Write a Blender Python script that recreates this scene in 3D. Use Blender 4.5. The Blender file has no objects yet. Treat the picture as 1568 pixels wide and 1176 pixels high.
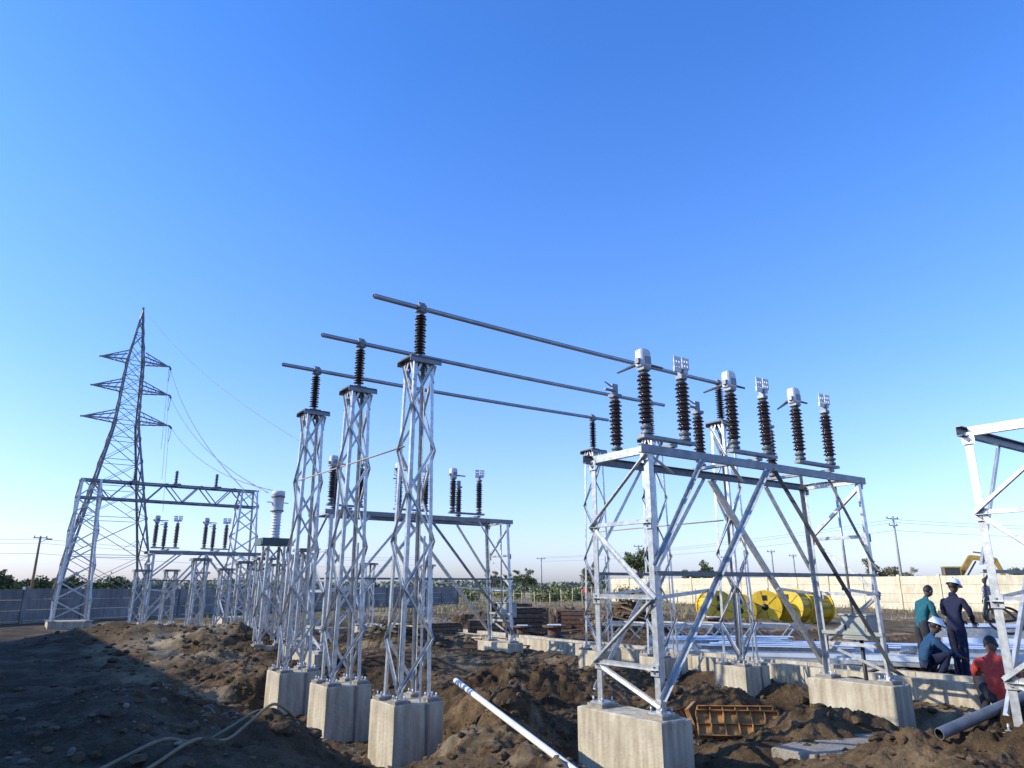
import bpy, math, random
import numpy as np
from mathutils import Vector, Matrix
from mathutils import noise as mn
random.seed(7); rng=np.random.RandomState(7)
sc=bpy.context.scene
ROT=math.radians(35.3); E1=(math.cos(ROT),math.sin(ROT)); E2=(-math.sin(ROT),math.cos(ROT))
def ab(a,b): return (a*E1[0]+b*E2[0], a*E1[1]+b*E2[1])
PT=0.27

# ---------------------------------------------------------------- materials
def mat(name,c1,c2=None,rough=.7,metal=0.,scale=6.,bump=0.,bscale=40.,detail=6.,lo=.35,hi=.65,island=0.,spec=.5,coord='Object',streak=0.):
    m=bpy.data.materials.new(name); m.use_nodes=True; nt=m.node_tree; N=nt.nodes; L=nt.links
    b=N['Principled BSDF']; b.inputs['Roughness'].default_value=rough; b.inputs['Metallic'].default_value=metal
    b.inputs['Specular IOR Level'].default_value=spec
    c2=c2 or tuple(x*.75 for x in c1)
    tc=N.new('ShaderNodeTexCoord'); no=N.new('ShaderNodeTexNoise'); no.inputs['Scale'].default_value=scale; no.inputs['Detail'].default_value=detail
    L.new(tc.outputs[coord],no.inputs['Vector'])
    r=N.new('ShaderNodeValToRGB'); r.color_ramp.elements[0].position=lo; r.color_ramp.elements[1].position=hi
    r.color_ramp.elements[0].color=(*c2,1); r.color_ramp.elements[1].color=(*c1,1)
    L.new(no.outputs['Fac'],r.inputs['Fac']); out=r.outputs['Color']
    if streak>0:
        mp=N.new('ShaderNodeMapping'); mp.inputs['Scale'].default_value=(7,7,.8); L.new(tc.outputs[coord],mp.inputs['Vector'])
        n3=N.new('ShaderNodeTexNoise'); n3.inputs['Scale'].default_value=1.6; n3.inputs['Detail'].default_value=7; L.new(mp.outputs['Vector'],n3.inputs['Vector'])
        r3=N.new('ShaderNodeValToRGB'); r3.color_ramp.elements[0].position=.38; r3.color_ramp.elements[1].position=.6
        k=1-streak; r3.color_ramp.elements[0].color=(k,k*.95,k*.88,1); r3.color_ramp.elements[1].color=(1,1,1,1); L.new(n3.outputs['Fac'],r3.inputs['Fac'])
        mx=N.new('ShaderNodeMix'); mx.data_type='RGBA'; mx.blend_type='MULTIPLY'; mx.inputs[0].default_value=1; L.new(out,mx.inputs[6]); L.new(r3.outputs['Color'],mx.inputs[7]); out=mx.outputs[2]
    if island>0:
        g=N.new('ShaderNodeNewGeometry'); mr=N.new('ShaderNodeMapRange'); mr.inputs['To Min'].default_value=1-island; mr.inputs['To Max'].default_value=1+island
        L.new(g.outputs['Random Per Island'],mr.inputs['Value'])
        hs=N.new('ShaderNodeHueSaturation'); L.new(out,hs.inputs['Color']); L.new(mr.outputs['Result'],hs.inputs['Value']); out=hs.outputs['Color']
    L.new(out,b.inputs['Base Color'])
    if bump>0:
        n2=N.new('ShaderNodeTexNoise'); n2.inputs['Scale'].default_value=bscale; n2.inputs['Detail'].default_value=8; L.new(tc.outputs[coord],n2.inputs['Vector'])
        bp=N.new('ShaderNodeBump'); bp.inputs['Strength'].default_value=bump; bp.inputs['Distance'].default_value=.02
        L.new(n2.outputs['Fac'],bp.inputs['Height']); L.new(bp.outputs['Normal'],b.inputs['Normal'])
    return m
GALV=mat('galvanised_steel',(.60,.60,.575),(.40,.40,.39),rough=.36,metal=.5,scale=14,bump=.05,island=.2)
GALVD=mat('weathered_shaded_steel',(.22,.225,.225),(.14,.145,.15),rough=.45,metal=.4,scale=7,island=.12)  # duller steel; also paints shade onto the isolator long beams and front diagonal
SHEET=mat('galvanised_sheet',(.74,.78,.82),(.58,.63,.68),rough=.35,metal=.2,scale=3,island=.12)
DARKST=mat('dark_steel_plate',(.10,.10,.10),(.06,.06,.062),rough=.55,metal=.3)
ALU=mat('aluminium_tube',(.40,.40,.40),(.30,.30,.30),rough=.35,metal=.6,scale=5)
INSB=mat('black_porcelain',(.018,.012,.011),(.011,.009,.008),rough=.15)
INSG=mat('brown_porcelain',(.042,.027,.022),(.026,.018,.016),rough=.16,spec=.6)
INSC=mat('grey_brown_porcelain',(.13,.10,.085),(.08,.06,.055),rough=.3)
CONC=mat('cast_concrete',(.60,.52,.38),(.45,.38,.27),rough=.9,scale=3.2,bump=.5,bscale=25,lo=.3,hi=.7,streak=.30)
CONCG=mat('grout_mortar',(.34,.29,.22),(.22,.185,.14),rough=.95,scale=8,bump=.8,bscale=30)
PRE=mat('precast_grey_panel',(.28,.265,.245),(.18,.17,.16),rough=.9,scale=1.2,bump=.3,island=.12,streak=.2)
PREC=mat('precast_cream_panel',(.68,.60,.42),(.56,.49,.34),rough=.9,scale=1.2,bump=.3,island=.06,streak=.12)
WHITE=mat('white_wrap',(.70,.69,.66),(.56,.56,.54),rough=.4,scale=8)
WPIPE=mat('white_pvc',(.84,.83,.80),(.70,.69,.66),rough=.35,scale=4)
GREYBOX=mat('cabinet_paint',(.36,.37,.32),(.28,.29,.25),rough=.5,scale=3)
GREEN=mat('green_grey_paint',(.09,.12,.11),(.06,.085,.08),rough=.5)
ORPIPE=mat('orange_tie_pipe',(.46,.32,.16),(.36,.25,.13),rough=.5)
ORANGE=mat('orange_formwork_paint',(.50,.25,.07),(.24,.11,.04),rough=.8,scale=7,bump=.3)
YEL=mat('yellow_wrap',(.82,.50,.02),(.62,.38,.02),rough=.5,scale=4)
BLACK=mat('black_rubber',(.02,.02,.02),(.012,.012,.012),rough=.5)
HOSE=mat('yellow_hose',(.24,.185,.09),(.15,.12,.06),rough=.6)
WOOD=mat('rough_timber',(.20,.13,.075),(.11,.07,.04),rough=.9,scale=12,island=.35)
RUST=mat('rusty_steel',(.16,.085,.05),(.09,.05,.03),rough=.85,scale=10)
DIRT=mat('dirt_clod',(.150,.100,.058),(.075,.050,.030),rough=1,scale=5,bump=.8,bscale=40,island=.22,spec=.1)
STONE=mat('grey_pebble',(.22,.18,.135),(.13,.11,.08),rough=.95,scale=9,bump=.4,island=.35,spec=.15)
POLEM=mat('brown_pole',(.26,.17,.10),(.2,.13,.08),rough=.9)
CPOLE=mat('cement_pole',(.36,.35,.33),(.28,.27,.26),rough=.9)
BARK=mat('tree_bark',(.16,.12,.09),(.10,.07,.05),rough=1)
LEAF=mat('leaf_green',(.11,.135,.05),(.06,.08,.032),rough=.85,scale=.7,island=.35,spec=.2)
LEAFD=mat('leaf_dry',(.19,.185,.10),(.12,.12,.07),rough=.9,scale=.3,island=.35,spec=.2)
LEAFH=mat('hazed_far_foliage',(.25,.26,.19),(.18,.20,.15),rough=.95,scale=.05,island=.2,spec=.1)  # leaf colour paled so distance haze is part of it
DRYG=mat('dry_grass_blade',(.32,.25,.13),(.20,.16,.08),rough=1,scale=.6,island=.35,spec=.1)
SKIN=mat('brown_skin',(.16,.085,.052),(.13,.07,.043),rough=.6)
HAIR=mat('black_hair',(.012,.01,.009),(.008,.007,.006),rough=.6)
NAVY=mat('navy_coverall',(.012,.015,.045),(.008,.010,.028),rough=.9,scale=14,bump=.6,bscale=18)
TEAL=mat('teal_shirt',(.010,.115,.14),(.007,.08,.10),rough=.9,scale=14,bump=.6,bscale=18)
BLUE=mat('blue_shirt',(.014,.065,.14),(.009,.04,.09),rough=.9,scale=14,bump=.6,bscale=18)
RED=mat('red_shirt',(.50,.055,.035),(.36,.035,.025),rough=.9,scale=14,bump=.6,bscale=18)
CHECK=mat('checked_shirt',(.45,.42,.42),(.08,.06,.08),rough=.9,scale=30,lo=.45,hi=.55)
TROU=mat('dark_trousers',(.035,.033,.038),(.02,.02,.024),rough=.9)
HELM=mat('white_helmet',(.85,.85,.84),(.8,.8,.79),rough=.3)
LIPS=mat('lips',(.14,.05,.04))
EXY=mat('machine_yellow',(.42,.26,.04),(.24,.15,.04),rough=.7,scale=2)
GLASS=mat('dark_glass',(.03,.04,.05),(.03,.035,.04),rough=.1)
RENDERW=mat('painted_render_wall',(.55,.50,.42),(.46,.42,.36),rough=.9,scale=1.5)

# ---------------------------------------------------------------- mesh builder
class MB:
    def __init__(s): s.v=[];s.f=[];s.m=[];s.sm=[]
    def add(s,vs,fs,mi=0,smooth=False):
        o=len(s.v); s.v+= [tuple(x) for x in vs]
        for f in fs: s.f.append(tuple(i+o for i in f)); s.m.append(mi); s.sm.append(smooth)
    def box(s,c,hx,hy,hz,mi=0):
        c=Vector(c)
        if not isinstance(hx,Vector): hx=Vector((hx,0,0)); hy=Vector((0,hy,0)); hz=Vector((0,0,hz))
        vs=[c+i*hx+j*hy+k*hz for k in(-1,1) for j in(-1,1) for i in(-1,1)]
        s.add(vs,[(0,2,3,1),(4,5,7,6),(0,1,5,4),(2,6,7,3),(0,4,6,2),(1,3,7,5)],mi)
    def rbox(s,c,hx,hy,hz,r,mi=0):
        c=Vector(c);pr=[]
        for cx,cz,a0 in((hx-r,hz-r,0),(-hx+r,hz-r,90),(-hx+r*.4,-hz+r*.4,180),(hx-r*.4,-hz+r*.4,270)):
            rr=r if a0<180 else r*.4
            for k in range(4):
                t=math.radians(a0+k*30);pr.append((cx+rr*math.cos(t),cz+rr*math.sin(t)))
        n=len(pr);vs=[];fs=[];ch=min(.02,hy*.3)
        for y,k in((-hy,1-ch/hx),(-hy+ch,1),(hy-ch,1),(hy,1-ch/hx)):
            for px,pz in pr: vs.append(c+Vector((px*k,y,pz*k)))
        for i in range(3):
            for k in range(n):
                k2=(k+1)%n; fs.append((i*n+k,i*n+k2,(i+1)*n+k2,(i+1)*n+k))
        fs.append(tuple(range(n))[::-1]);fs.append(tuple(3*n+k for k in range(n)))
        s.add(vs,fs,mi)
    def bar(s,p,q,w,t,up=(0,0,1),mi=0):
        p=Vector(p);q=Vector(q);d=q-p;L=d.length
        if L<1e-6:return
        d/=L; up=Vector(up); sd=d.cross(up)
        if sd.length<1e-3: sd=d.cross(Vector((1,0,0)))
        sd.normalize(); u=sd.cross(d)
        s.box((p+q)/2,d*(L/2),sd*(w/2),u*(t/2),mi)
    def ang(s,p,q,u,v,w,t,mi=0):
        p=Vector(p);q=Vector(q);d=(q-p);L=d.length;d/=L
        u=Vector(u);u=(u-d*u.dot(d)).normalized(); v=Vector(v); v=(v-d*v.dot(d)); v=(v-u*v.dot(u)).normalized()
        m=(p+q)/2
        s.box(m+u*(w/2)+v*(t/2),d*(L/2),u*(w/2),v*(t/2),mi)
        s.box(m+v*(t+(w-t)/2)+u*(t/2),d*(L/2),u*(t/2),v*((w-t)/2),mi)
    def tube(s,pts,r,n=8,mi=0,cap=True,smooth=True):
        pts=[Vector(p) for p in pts]; rs=r if isinstance(r,(list,tuple)) else [r]*len(pts)
        vs=[];fs=[]; prev=None
        for i,p in enumerate(pts):
            d=(pts[min(i+1,len(pts)-1)]-pts[max(i-1,0)])
            d=d.normalized() if d.length>1e-9 else Vector((0,0,1))
            if prev is None:
                a=d.cross(Vector((0,0,1)))
                if a.length<1e-2:a=d.cross(Vector((1,0,0)))
            else: a=prev-d*prev.dot(d)
            a.normalize(); prev=a; b=d.cross(a)
            for k in range(n):
                t=2*math.pi*k/n; vs.append(p+(a*math.cos(t)+b*math.sin(t))*rs[i])
        for i in range(len(pts)-1):
            for k in range(n):
                k2=(k+1)%n; fs.append((i*n+k,i*n+k2,(i+1)*n+k2,(i+1)*n+k))
        s.add(vs,fs,mi,smooth)
        if cap:
            o=len(s.v)-len(vs); s.f.append(tuple(o+k for k in range(n))[::-1]); s.m.append(mi); s.sm.append(False)
            o2=o+(len(pts)-1)*n; s.f.append(tuple(o2+k for k in range(n))); s.m.append(mi); s.sm.append(False)
    def lathe(s,c,prof,n=20,mi=0,axis=None,smooth=True):
        c=Vector(c); ax=Vector(axis or (0,0,1)).normalized()
        a=ax.cross(Vector((0,1,0))); 
        if a.length<.01:a=ax.cross(Vector((1,0,0)))
        a.normalize(); b=ax.cross(a); vs=[];fs=[]
        for r,z in prof:
            for k in range(n):
                t=2*math.pi*k/n; vs.append(c+ax*z+(a*math.cos(t)+b*math.sin(t))*max(r,1e-4))
        for i in range(len(prof)-1):
            for k in range(n):
                k2=(k+1)%n; fs.append((i*n+k,i*n+k2,(i+1)*n+k2,(i+1)*n+k))
        s.add(vs,fs,mi,smooth)
    def ell(s,c,rx,ry,rz,mi=0,n=12,m=8,M=None):
        c=Vector(c);vs=[];fs=[]
        for i in range(m+1):
            ph=math.pi*i/m
            for k in range(n):
                t=2*math.pi*k/n; p=Vector((rx*math.sin(ph)*math.cos(t)+0,ry*math.sin(ph)*math.sin(t),-rz*math.cos(ph)))
                if M is not None:p=M@p
                vs.append(c+p)
        for i in range(m):
            for k in range(n):
                k2=(k+1)%n; fs.append((i*n+k,i*n+k2,(i+1)*n+k2,(i+1)*n+k))
        s.add(vs,fs,mi,True)
    def mesh(s,name,mats):
        me=bpy.data.meshes.new(name); me.from_pydata(s.v,[],s.f)
        for m in mats: me.materials.append(m)
        me.polygons.foreach_set('material_index',s.m); me.polygons.foreach_set('use_smooth',s.sm); me.update(); return me
def obj(name,me,parent=None,loc=(0,0,0),rz=0.):
    o=bpy.data.objects.new(name,me); sc.collection.objects.link(o); o.location=loc; o.rotation_euler=(0,0,rz)
    if parent: o.parent=parent
    return o
def empty(name,loc=(0,0,0),rz=0.):
    o=bpy.data.objects.new(name,None); sc.collection.objects.link(o); o.location=loc; o.rotation_euler=(0,0,rz); o.empty_display_size=.3; return o
def sheet(mats_parts,name,loc,rz=0.):
    e=empty(name,loc,rz)
    for n,me in mats_parts: obj(n,me,e)
    return e

# ---------------------------------------------------------------- noise + terrain
TAB=rng.rand(256,256)
def vnoise(x,y):
    xi=np.floor(x).astype(int);yi=np.floor(y).astype(int);fx=x-xi;fy=y-yi
    fx=fx*fx*(3-2*fx);fy=fy*fy*(3-2*fy)
    g=lambda i,j:TAB[i%256,j%256]
    return (g(xi,yi)*(1-fx)+g(xi+1,yi)*fx)*(1-fy)+(g(xi,yi+1)*(1-fx)+g(xi+1,yi+1)*fx)*fy
def fbm(x,y,o=4,rid=False):
    s=0;a=1;t=0;c_,s_=.8,.6
    for i in range(o):
        n=vnoise(x*2**i+17.3*i,y*2**i+9.1*i)
        if rid:n=1-abs(2*n-1)
        s=s+a*n;t+=a;a*=.52
        x,y=x*c_-y*s_,x*s_+y*c_
    return s/t
def sst(x,e0,e1):
    t=np.clip((x-e0)/(e1-e0),0,1);return t*t*(3-2*t)
MOUNDS=[ # X,Y,rx,ry,rot,height
 (-.1,9.4,.95,1.3,.3,.76),(.55,8.3,.75,.9,.0,.50),(.3,12.6,1.5,1.0,.2,.62),(1.9,13.6,1.0,.8,0,.44),
 (5.3,7.5,1.9,1.0,.15,.64),(3.7,6.4,.8,.7,0,.36),(-2.5,8.6,.5,.8,.4,.30),
 (-4.0,13.2,1.0,1.8,.6,.42),(-9.3,19.5,2.4,1.3,.5,.55),(-6.8,18.2,1.6,1.2,.2,.5),(-11.5,21.5,1.6,.9,.3,.42),(-6.0,14.6,1.3,.8,.5,.26),(-7.6,16.2,1.3,.7,.2,.30),(-3.2,10.9,.6,1.1,.5,.26),
 (3.7,24.0,1.1,1.0,0,1.0),(-3.2,20.5,1.6,1.0,.1,.45),(-1.8,26,2.0,1.2,0,.6),(2.6,30,3,1.4,0,.6),
 (22.4,32.6,2.0,1.3,0,.35),(4.0,9.7,1.2,.5,.6,.30),(3.1,12.2,1.0,.7,0,.38),(-5.0,9.8,.7,1.1,.6,.28),(-4.2,8.0,.6,.5,.3,.24),(-3.0,7.0,.5,.5,.3,.2),(12,19,2.5,1.3,0,.4),(18,24,3,1.5,.3,.5),(8,28,3,1.2,.2,.3),
]
PITS=[(4.4,8.45,1.05,1.0),(4.35,10.4,1.0,1.0),(4.35,12.25,1.0,.9),(6.05,6.2,1.1,1.5),(10.7,6.3,1.0,1.4)]
def height(X,Y):
    X=np.asarray(X,float);Y=np.asarray(Y,float)
    a=X*E1[0]+Y*E1[1]; b=X*E2[0]+Y*E2[1]
    R=np.hypot(X,Y)
    near=1-sst(R,45,90)
    low=sst(a,2.3,3.4)*(1-sst(a,10.6,11.6))*(1-sst(b,13.2,15))*sst(b,-3,0)
    h=-.30*low
    wx=X+.5*(fbm(X*.9,Y*.9,2)-.5);wy=Y+.5*(fbm(X*.9+50,Y*.9,2)-.5)
    rough=fbm(wx*.55,wy*.55,3)-.5
    work=.5+.5*sst(a,1.6,3.2)
    h=h+.30*rough*near*work
    md=np.zeros_like(h)
    for (mx,my,rx,ry,ro,hh) in MOUNDS:
        dx=wx-mx;dy=wy-my;c,s=math.cos(ro),math.sin(ro)
        u=(dx*c+dy*s)/rx;v=(-dx*s+dy*c)/ry
        g=np.exp(-(u*u+v*v)**1.2*.9)
        md=np.maximum(md,hh*g)
    h=h+md*(0.62+.75*fbm(X*1.9,Y*1.9,4))
    for (pa,pb,ra,rb) in PITS:
        g=np.exp(-(((a-pa)/ra)**2+((b-pb)/rb)**2)**2)
        h=h*(1-g)+g*(-.50+.12*(fbm(X*3,Y*3,3)-.5))
    tr=sst(a,11.2,11.8)*(1-sst(a,13.2,14))*sst(b,0,2)*(1-sst(b,27,29))
    h=h*(1-tr)+tr*(-.14+.05*rough)
    clod=fbm(X*3.1,Y*3.1,5,True)
    h=h+(.12*(clod-.55)+.07*(fbm(X*8.3,Y*8.3,4,True)-.55)+.025*(fbm(X*23,Y*23,2)-.5))*near*(.2+.7*work+1.0*np.clip(md*2,0,1))
    return h
def H(X,Y): return float(height(np.array([X]),np.array([Y]))[0])
def axis(fine0,fine1,st,lo,hi,gr):
    xs=list(np.arange(fine0,fine1,st)); s=st;x=fine0;L=[]
    while x>lo: s*=gr;x-=s;L.append(x)
    s=st;x=xs[-1];R=[]
    while x<hi: s*=gr;x+=s;R.append(x)
    return np.array(L[::-1]+xs+R)
xs=axis(-6,8.5,.036,-2500,2500,1.032); ys=axis(6.0,13.5,.036,-2500,2500,1.02)
GX,GY=np.meshgrid(xs,ys); GZ=height(GX,GY)
nx,ny=len(xs),len(ys)
me=bpy.data.meshes.new('ground'); 
co=np.stack([GX,GY,GZ],-1).reshape(-1,3)
idx=np.arange(nx*ny).reshape(ny,nx)
fa=np.stack([idx[:-1,:-1],idx[:-1,1:],idx[1:,1:],idx[1:,:-1]],-1).reshape(-1,4)
me.vertices.add(len(co)); me.vertices.foreach_set('co',co.ravel())
me.loops.add(fa.size); me.loops.foreach_set('vertex_index',fa.ravel().astype(np.int32))
me.polygons.add(len(fa)); me.polygons.foreach_set('loop_start',np.arange(0,fa.size,4,dtype=np.int32)); me.polygons.foreach_set('loop_total',np.full(len(fa),4,dtype=np.int32))
me.polygons.foreach_set('use_smooth',np.ones(len(fa),bool)); me.update(calc_edges=True)
gm=bpy.data.materials.new('excavated_soil'); gm.use_nodes=True; nt=gm.node_tree;N=nt.nodes;L=nt.links;B=N['Principled BSDF']
B.inputs['Roughness'].default_value=.95; B.inputs['Specular IOR Level'].default_value=.10
geo=N.new('ShaderNodeNewGeometry')
def noise(scale,det=8,rough=.6):
    n=N.new('ShaderNodeTexNoise');n.inputs['Scale'].default_value=scale;n.inputs['Detail'].default_value=det;n.inputs['Roughness'].default_value=rough
    L.new(geo.outputs['Position'],n.inputs['Vector']);return n
def ramp(src,stops):
    r=N.new('ShaderNodeValToRGB');e=r.color_ramp.elements
    e[0].position,e[0].color=stops[0][0],(*stops[0][1],1);e[1].position,e[1].color=stops[-1][0],(*stops[-1][1],1)
    for p_,c_ in stops[1:-1]:
        k=e.new(p_);k.color=(*c_,1)
    L.new(src,r.inputs['Fac']);return r.outputs['Color']
def mixc(f,a_,b_,bt='MIX'):
    m=N.new('ShaderNodeMix');m.data_type='RGBA';m.blend_type=bt
    if isinstance(f,float):m.inputs[0].default_value=f
    else:L.new(f,m.inputs[0])
    L.new(a_,m.inputs[6]);L.new(b_,m.inputs[7]);return m.outputs[2]
c1=ramp(noise(.45,8,.65).outputs['Fac'],[(.34,(.070,.046,.026)),(.5,(.150,.101,.056)),(.66,(.27,.193,.112))])
c2=ramp(noise(5.5,8,.7).outputs['Fac'],[(.3,(.38,.35,.33)),(.7,(1.15,1.08,1.0))])
col=mixc(1.0,c1,c2,'MULTIPLY')
c3=ramp(noise(38,4,.7).outputs['Fac'],[(.3,(.62,.62,.62)),(.68,(1.28,1.28,1.28))])
col=mixc(.8,col,c3,'MULTIPLY')
pd=ramp(noise(.2,7,.72).outputs['Fac'],[(.53,(0,0,0)),(.63,(1,1,1))])
pale=N.new('ShaderNodeRGB');pale.outputs[0].default_value=(.38,.29,.175,1)
col=mixc(pd,col,mixc(.6,pale.outputs[0],c3,'MULTIPLY'))
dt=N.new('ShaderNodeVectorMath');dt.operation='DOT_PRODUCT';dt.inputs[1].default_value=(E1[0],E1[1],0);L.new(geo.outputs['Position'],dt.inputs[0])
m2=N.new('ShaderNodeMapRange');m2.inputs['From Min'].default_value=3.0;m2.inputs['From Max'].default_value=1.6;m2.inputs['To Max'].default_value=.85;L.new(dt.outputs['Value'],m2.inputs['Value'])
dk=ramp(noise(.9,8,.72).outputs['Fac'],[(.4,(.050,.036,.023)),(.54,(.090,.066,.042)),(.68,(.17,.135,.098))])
col=mixc(m2.outputs['Result'],col,mixc(.8,dk,c3,'MULTIPLY'))  # soil darkened in colour on this side to deepen the building's shadow
ln=N.new('ShaderNodeVectorMath');ln.operation='LENGTH';L.new(geo.outputs['Position'],ln.inputs[0])
mr=N.new('ShaderNodeMapRange');mr.inputs['From Min'].default_value=28;mr.inputs['From Max'].default_value=75;L.new(ln.outputs['Value'],mr.inputs['Value'])
dry=ramp(noise(.08,8,.7).outputs['Fac'],[(.35,(.20,.155,.08)),(.65,(.38,.29,.16))])
col=mixc(mr.outputs['Result'],col,dry)
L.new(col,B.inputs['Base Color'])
bp=N.new('ShaderNodeBump');bp.inputs['Strength'].default_value=1.0;bp.inputs['Distance'].default_value=.045;L.new(noise(18,9,.72).outputs['Fac'],bp.inputs['Height']);L.new(bp.outputs['Normal'],B.inputs['Normal'])
me.materials.append(gm); obj('ground',me)

def ico():
    t=(1+5**.5)/2
    v=[(-1,t,0),(1,t,0),(-1,-t,0),(1,-t,0),(0,-1,t),(0,1,t),(0,-1,-t),(0,1,-t),(t,0,-1),(t,0,1),(-t,0,-1),(-t,0,1)]
    f=[(0,11,5),(0,5,1),(0,1,7),(0,7,10),(0,10,11),(1,5,9),(5,11,4),(11,10,2),(10,7,6),(7,1,8),(3,9,4),(3,4,2),(3,2,6),(3,6,8),(3,8,9),(4,9,5),(2,4,11),(6,2,10),(8,6,7),(9,8,1)]
    v=[Vector(x).normalized() for x in v];c={};nf=[]
    def mid(i,j):
        k=(min(i,j),max(i,j))
        if k not in c: v.append(((v[i]+v[j])/2).normalized());c[k]=len(v)-1
        return c[k]
    for a,b,d in f:
        x,y,z=mid(a,b),mid(b,d),mid(d,a);nf+=[(a,x,z),(b,y,x),(d,z,y),(x,y,z)]
    return np.array([tuple(x) for x in v]),np.array(nf)
IV,IF=ico();NV=len(IV)
def scatter(name,PX,PY,S,m,sink=.1):
    n=len(PX);PZ=height(PX,PY)
    V=np.repeat(IV[None],n,0)*(1+.42*(rng.rand(n,NV,1)-.5))
    th=rng.rand(n)*6.28;c,s=np.cos(th),np.sin(th)
    sc3=np.stack([.6+.8*rng.rand(n),.6+.8*rng.rand(n),.4+.5*rng.rand(n)],-1)[:,None,:]
    V=V*sc3*S[:,None,None]
    x=V[...,0]*c[:,None]-V[...,1]*s[:,None];y=V[...,0]*s[:,None]+V[...,1]*c[:,None]
    V=np.stack([x+PX[:,None],y+PY[:,None],V[...,2]+(PZ+S*sink)[:,None]],-1).reshape(-1,3)
    Fc=(IF[None]+NV*np.arange(n)[:,None,None]).reshape(-1,3)
    me=bpy.data.meshes.new(name);me.from_pydata(V.tolist(),[],Fc.tolist());me.materials.append(m)
    return obj(name,me)
PX=[];PY=[];S=[]
for (mx,my,rx,ry,ro,hh) in MOUNDS:
    n=int(150*min(rx*ry,2.5)) if my<20 else 80
    q=rng.randn(n,2);PX+=list(mx+q[:,0]*rx*.9);PY+=list(my+q[:,1]*ry*.9);S+=list(.012+.08*rng.rand(n)**4.5)
n=3600;PX+=list(rng.uniform(-9,10,n));PY+=list(rng.uniform(5.5,22,n));S+=list(.010+.055*rng.rand(n)**5)
scatter('dirt_clods',np.array(PX),np.array(PY),np.array(S),DIRT)
n=350;X_=rng.uniform(-9,8,n);Y_=rng.uniform(5.5,22,n)
n2=750;X_=np.concatenate([X_,rng.normal(-4.1,1.0,n2)]);Y_=np.concatenate([Y_,rng.normal(10.8,1.5,n2)])
scatter('gravel_stones',X_,Y_,.008+.045*rng.rand(n+n2)**4,STONE)

# ---------------------------------------------------------------- insulators
def insul(mb,c,h,r,nsh,core=.45,n=20,mi=0,mcap=1):
    c=Vector(c);cap=.045
    mb.lathe(c,[(0,0),(r*.8,0),(r*.8,.012),(r*.5,.014),(r*.5,cap)],n,mcap)
    pr=[];z=cap;st=(h-2*cap)/nsh
    for i in range(nsh):
        rr=r if i%2==0 else r*.88
        pr+=[(r*core,z),(r*core*1.05,z+st*.35),(rr*.97,z+st*.42),(rr,z+st*.5),(rr*.9,z+st*.62),(r*core*1.1,z+st*.92)]
        z+=st
    pr.append((r*core,z)); mb.lathe(c,pr,n,mi)
    mb.lathe(c+Vector((0,0,h-cap)),[(r*.5,0),(r*.5,cap-.012),(r*.75,cap-.01),(r*.75,cap),(0,cap)],n,mcap)

# ---------------------------------------------------------------- lattice posts
def lattice(mb,z0,z1,hb,ht,npan,w=.05,bw=.032,t=.006,cx=0,cy=0,start=0):
    cs=[(-1,-1),(1,-1),(1,1),(-1,1)]
    def P(i,z):
        f=(z-z0)/(z1-z0);h=hb+(ht-hb)*f;return Vector((cx+cs[i][0]*h,cy+cs[i][1]*h,z))
    for i in range(4):
        mb.ang(P(i,z0),P(i,z1),(-cs[i][0],0,0),(0,-cs[i][1],0),w,t)
    for i in range(4):
        j=(i+1)%4; mid=(Vector((cs[i][0]+cs[j][0],cs[i][1]+cs[j][1],0))/2); out=mid.normalized()
        for k in range(npan):
            za=z0+.06+(z1-z0-.12)*k/npan; zb=z0+.06+(z1-z0-.12)*(k+1)/npan
            s=(k+i+start)%2
            A,Bq=(P(i,za),P(j,zb)) if s==0 else (P(j,za),P(i,zb))
            o=out*(t*.8+.004*(i%2))
            mb.ang(A+o,Bq+o,(0,0,1),out,bw,.004)
            mb.box(A+o+out*.006,out*.006,out.cross(Vector((0,0,1)))*.009,Vector((0,0,.009)))
def plinth_mesh(hx,hy,z0=-1.0,z1=PT-.03,cx=0,cy=0,seed=0):
    mb=MB();c=.014;r=random.Random(seed)
    n=8;ring=[]
    for (x0,y0),(x1,y1) in zip(((-1,-1),(1,-1),(1,1),(-1,1)),((1,-1),(1,1),(-1,1),(-1,-1))):
        for k in range(n):
            f=k/n;ring.append((x0+(x1-x0)*f,y0+(y1-y0)*f))
    N_=len(ring);levels=[(z0,0),(z0*.5,0),(z1-.25,0),(z1-c,0),(z1,c)]
    vs=[]
    for z,ins_ in levels:
        for x,y in ring:
            j=.0 if z<z1-.3 else r.uniform(-.005,.005)
            vs.append((cx+x*(hx-ins_)+j*(abs(x)>.99),cy+y*(hy-ins_)+j*(abs(y)>.99),z+(r.uniform(-.005,.003) if z>z1-.05 else 0)))
    fs=[(i*N_+k,i*N_+(k+1)%N_,(i+1)*N_+(k+1)%N_,(i+1)*N_+k) for i in range(4) for k in range(N_)]
    fs.append(tuple(4*N_+k for k in range(N_)));mb.add(vs,fs)
    return mb
GM=[GALV,CONCG,DARKST,GALVD]
def feet(mb,h,w=.05,cx=0,cy=0,wide=.10):
    for x,y in((-1,-1),(1,-1),(1,1),(-1,1)):
        c=Vector((cx+x*h,cy+y*h,PT+.012)); mb.box(c,wide,wide,.008,0)
        mb.box(c-Vector((0,0,.028)),wide+.03,wide+.03,.021,1)
        for dx,dy in((1,1),(-1,1),(1,-1),(-1,-1)): mb.tube([c+Vector((dx*wide*.7,dy*wide*.7,0)),c+Vector((dx*wide*.7,dy*wide*.7,.05))],.011,6)
ZT=4.58;ZP=5.40
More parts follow.
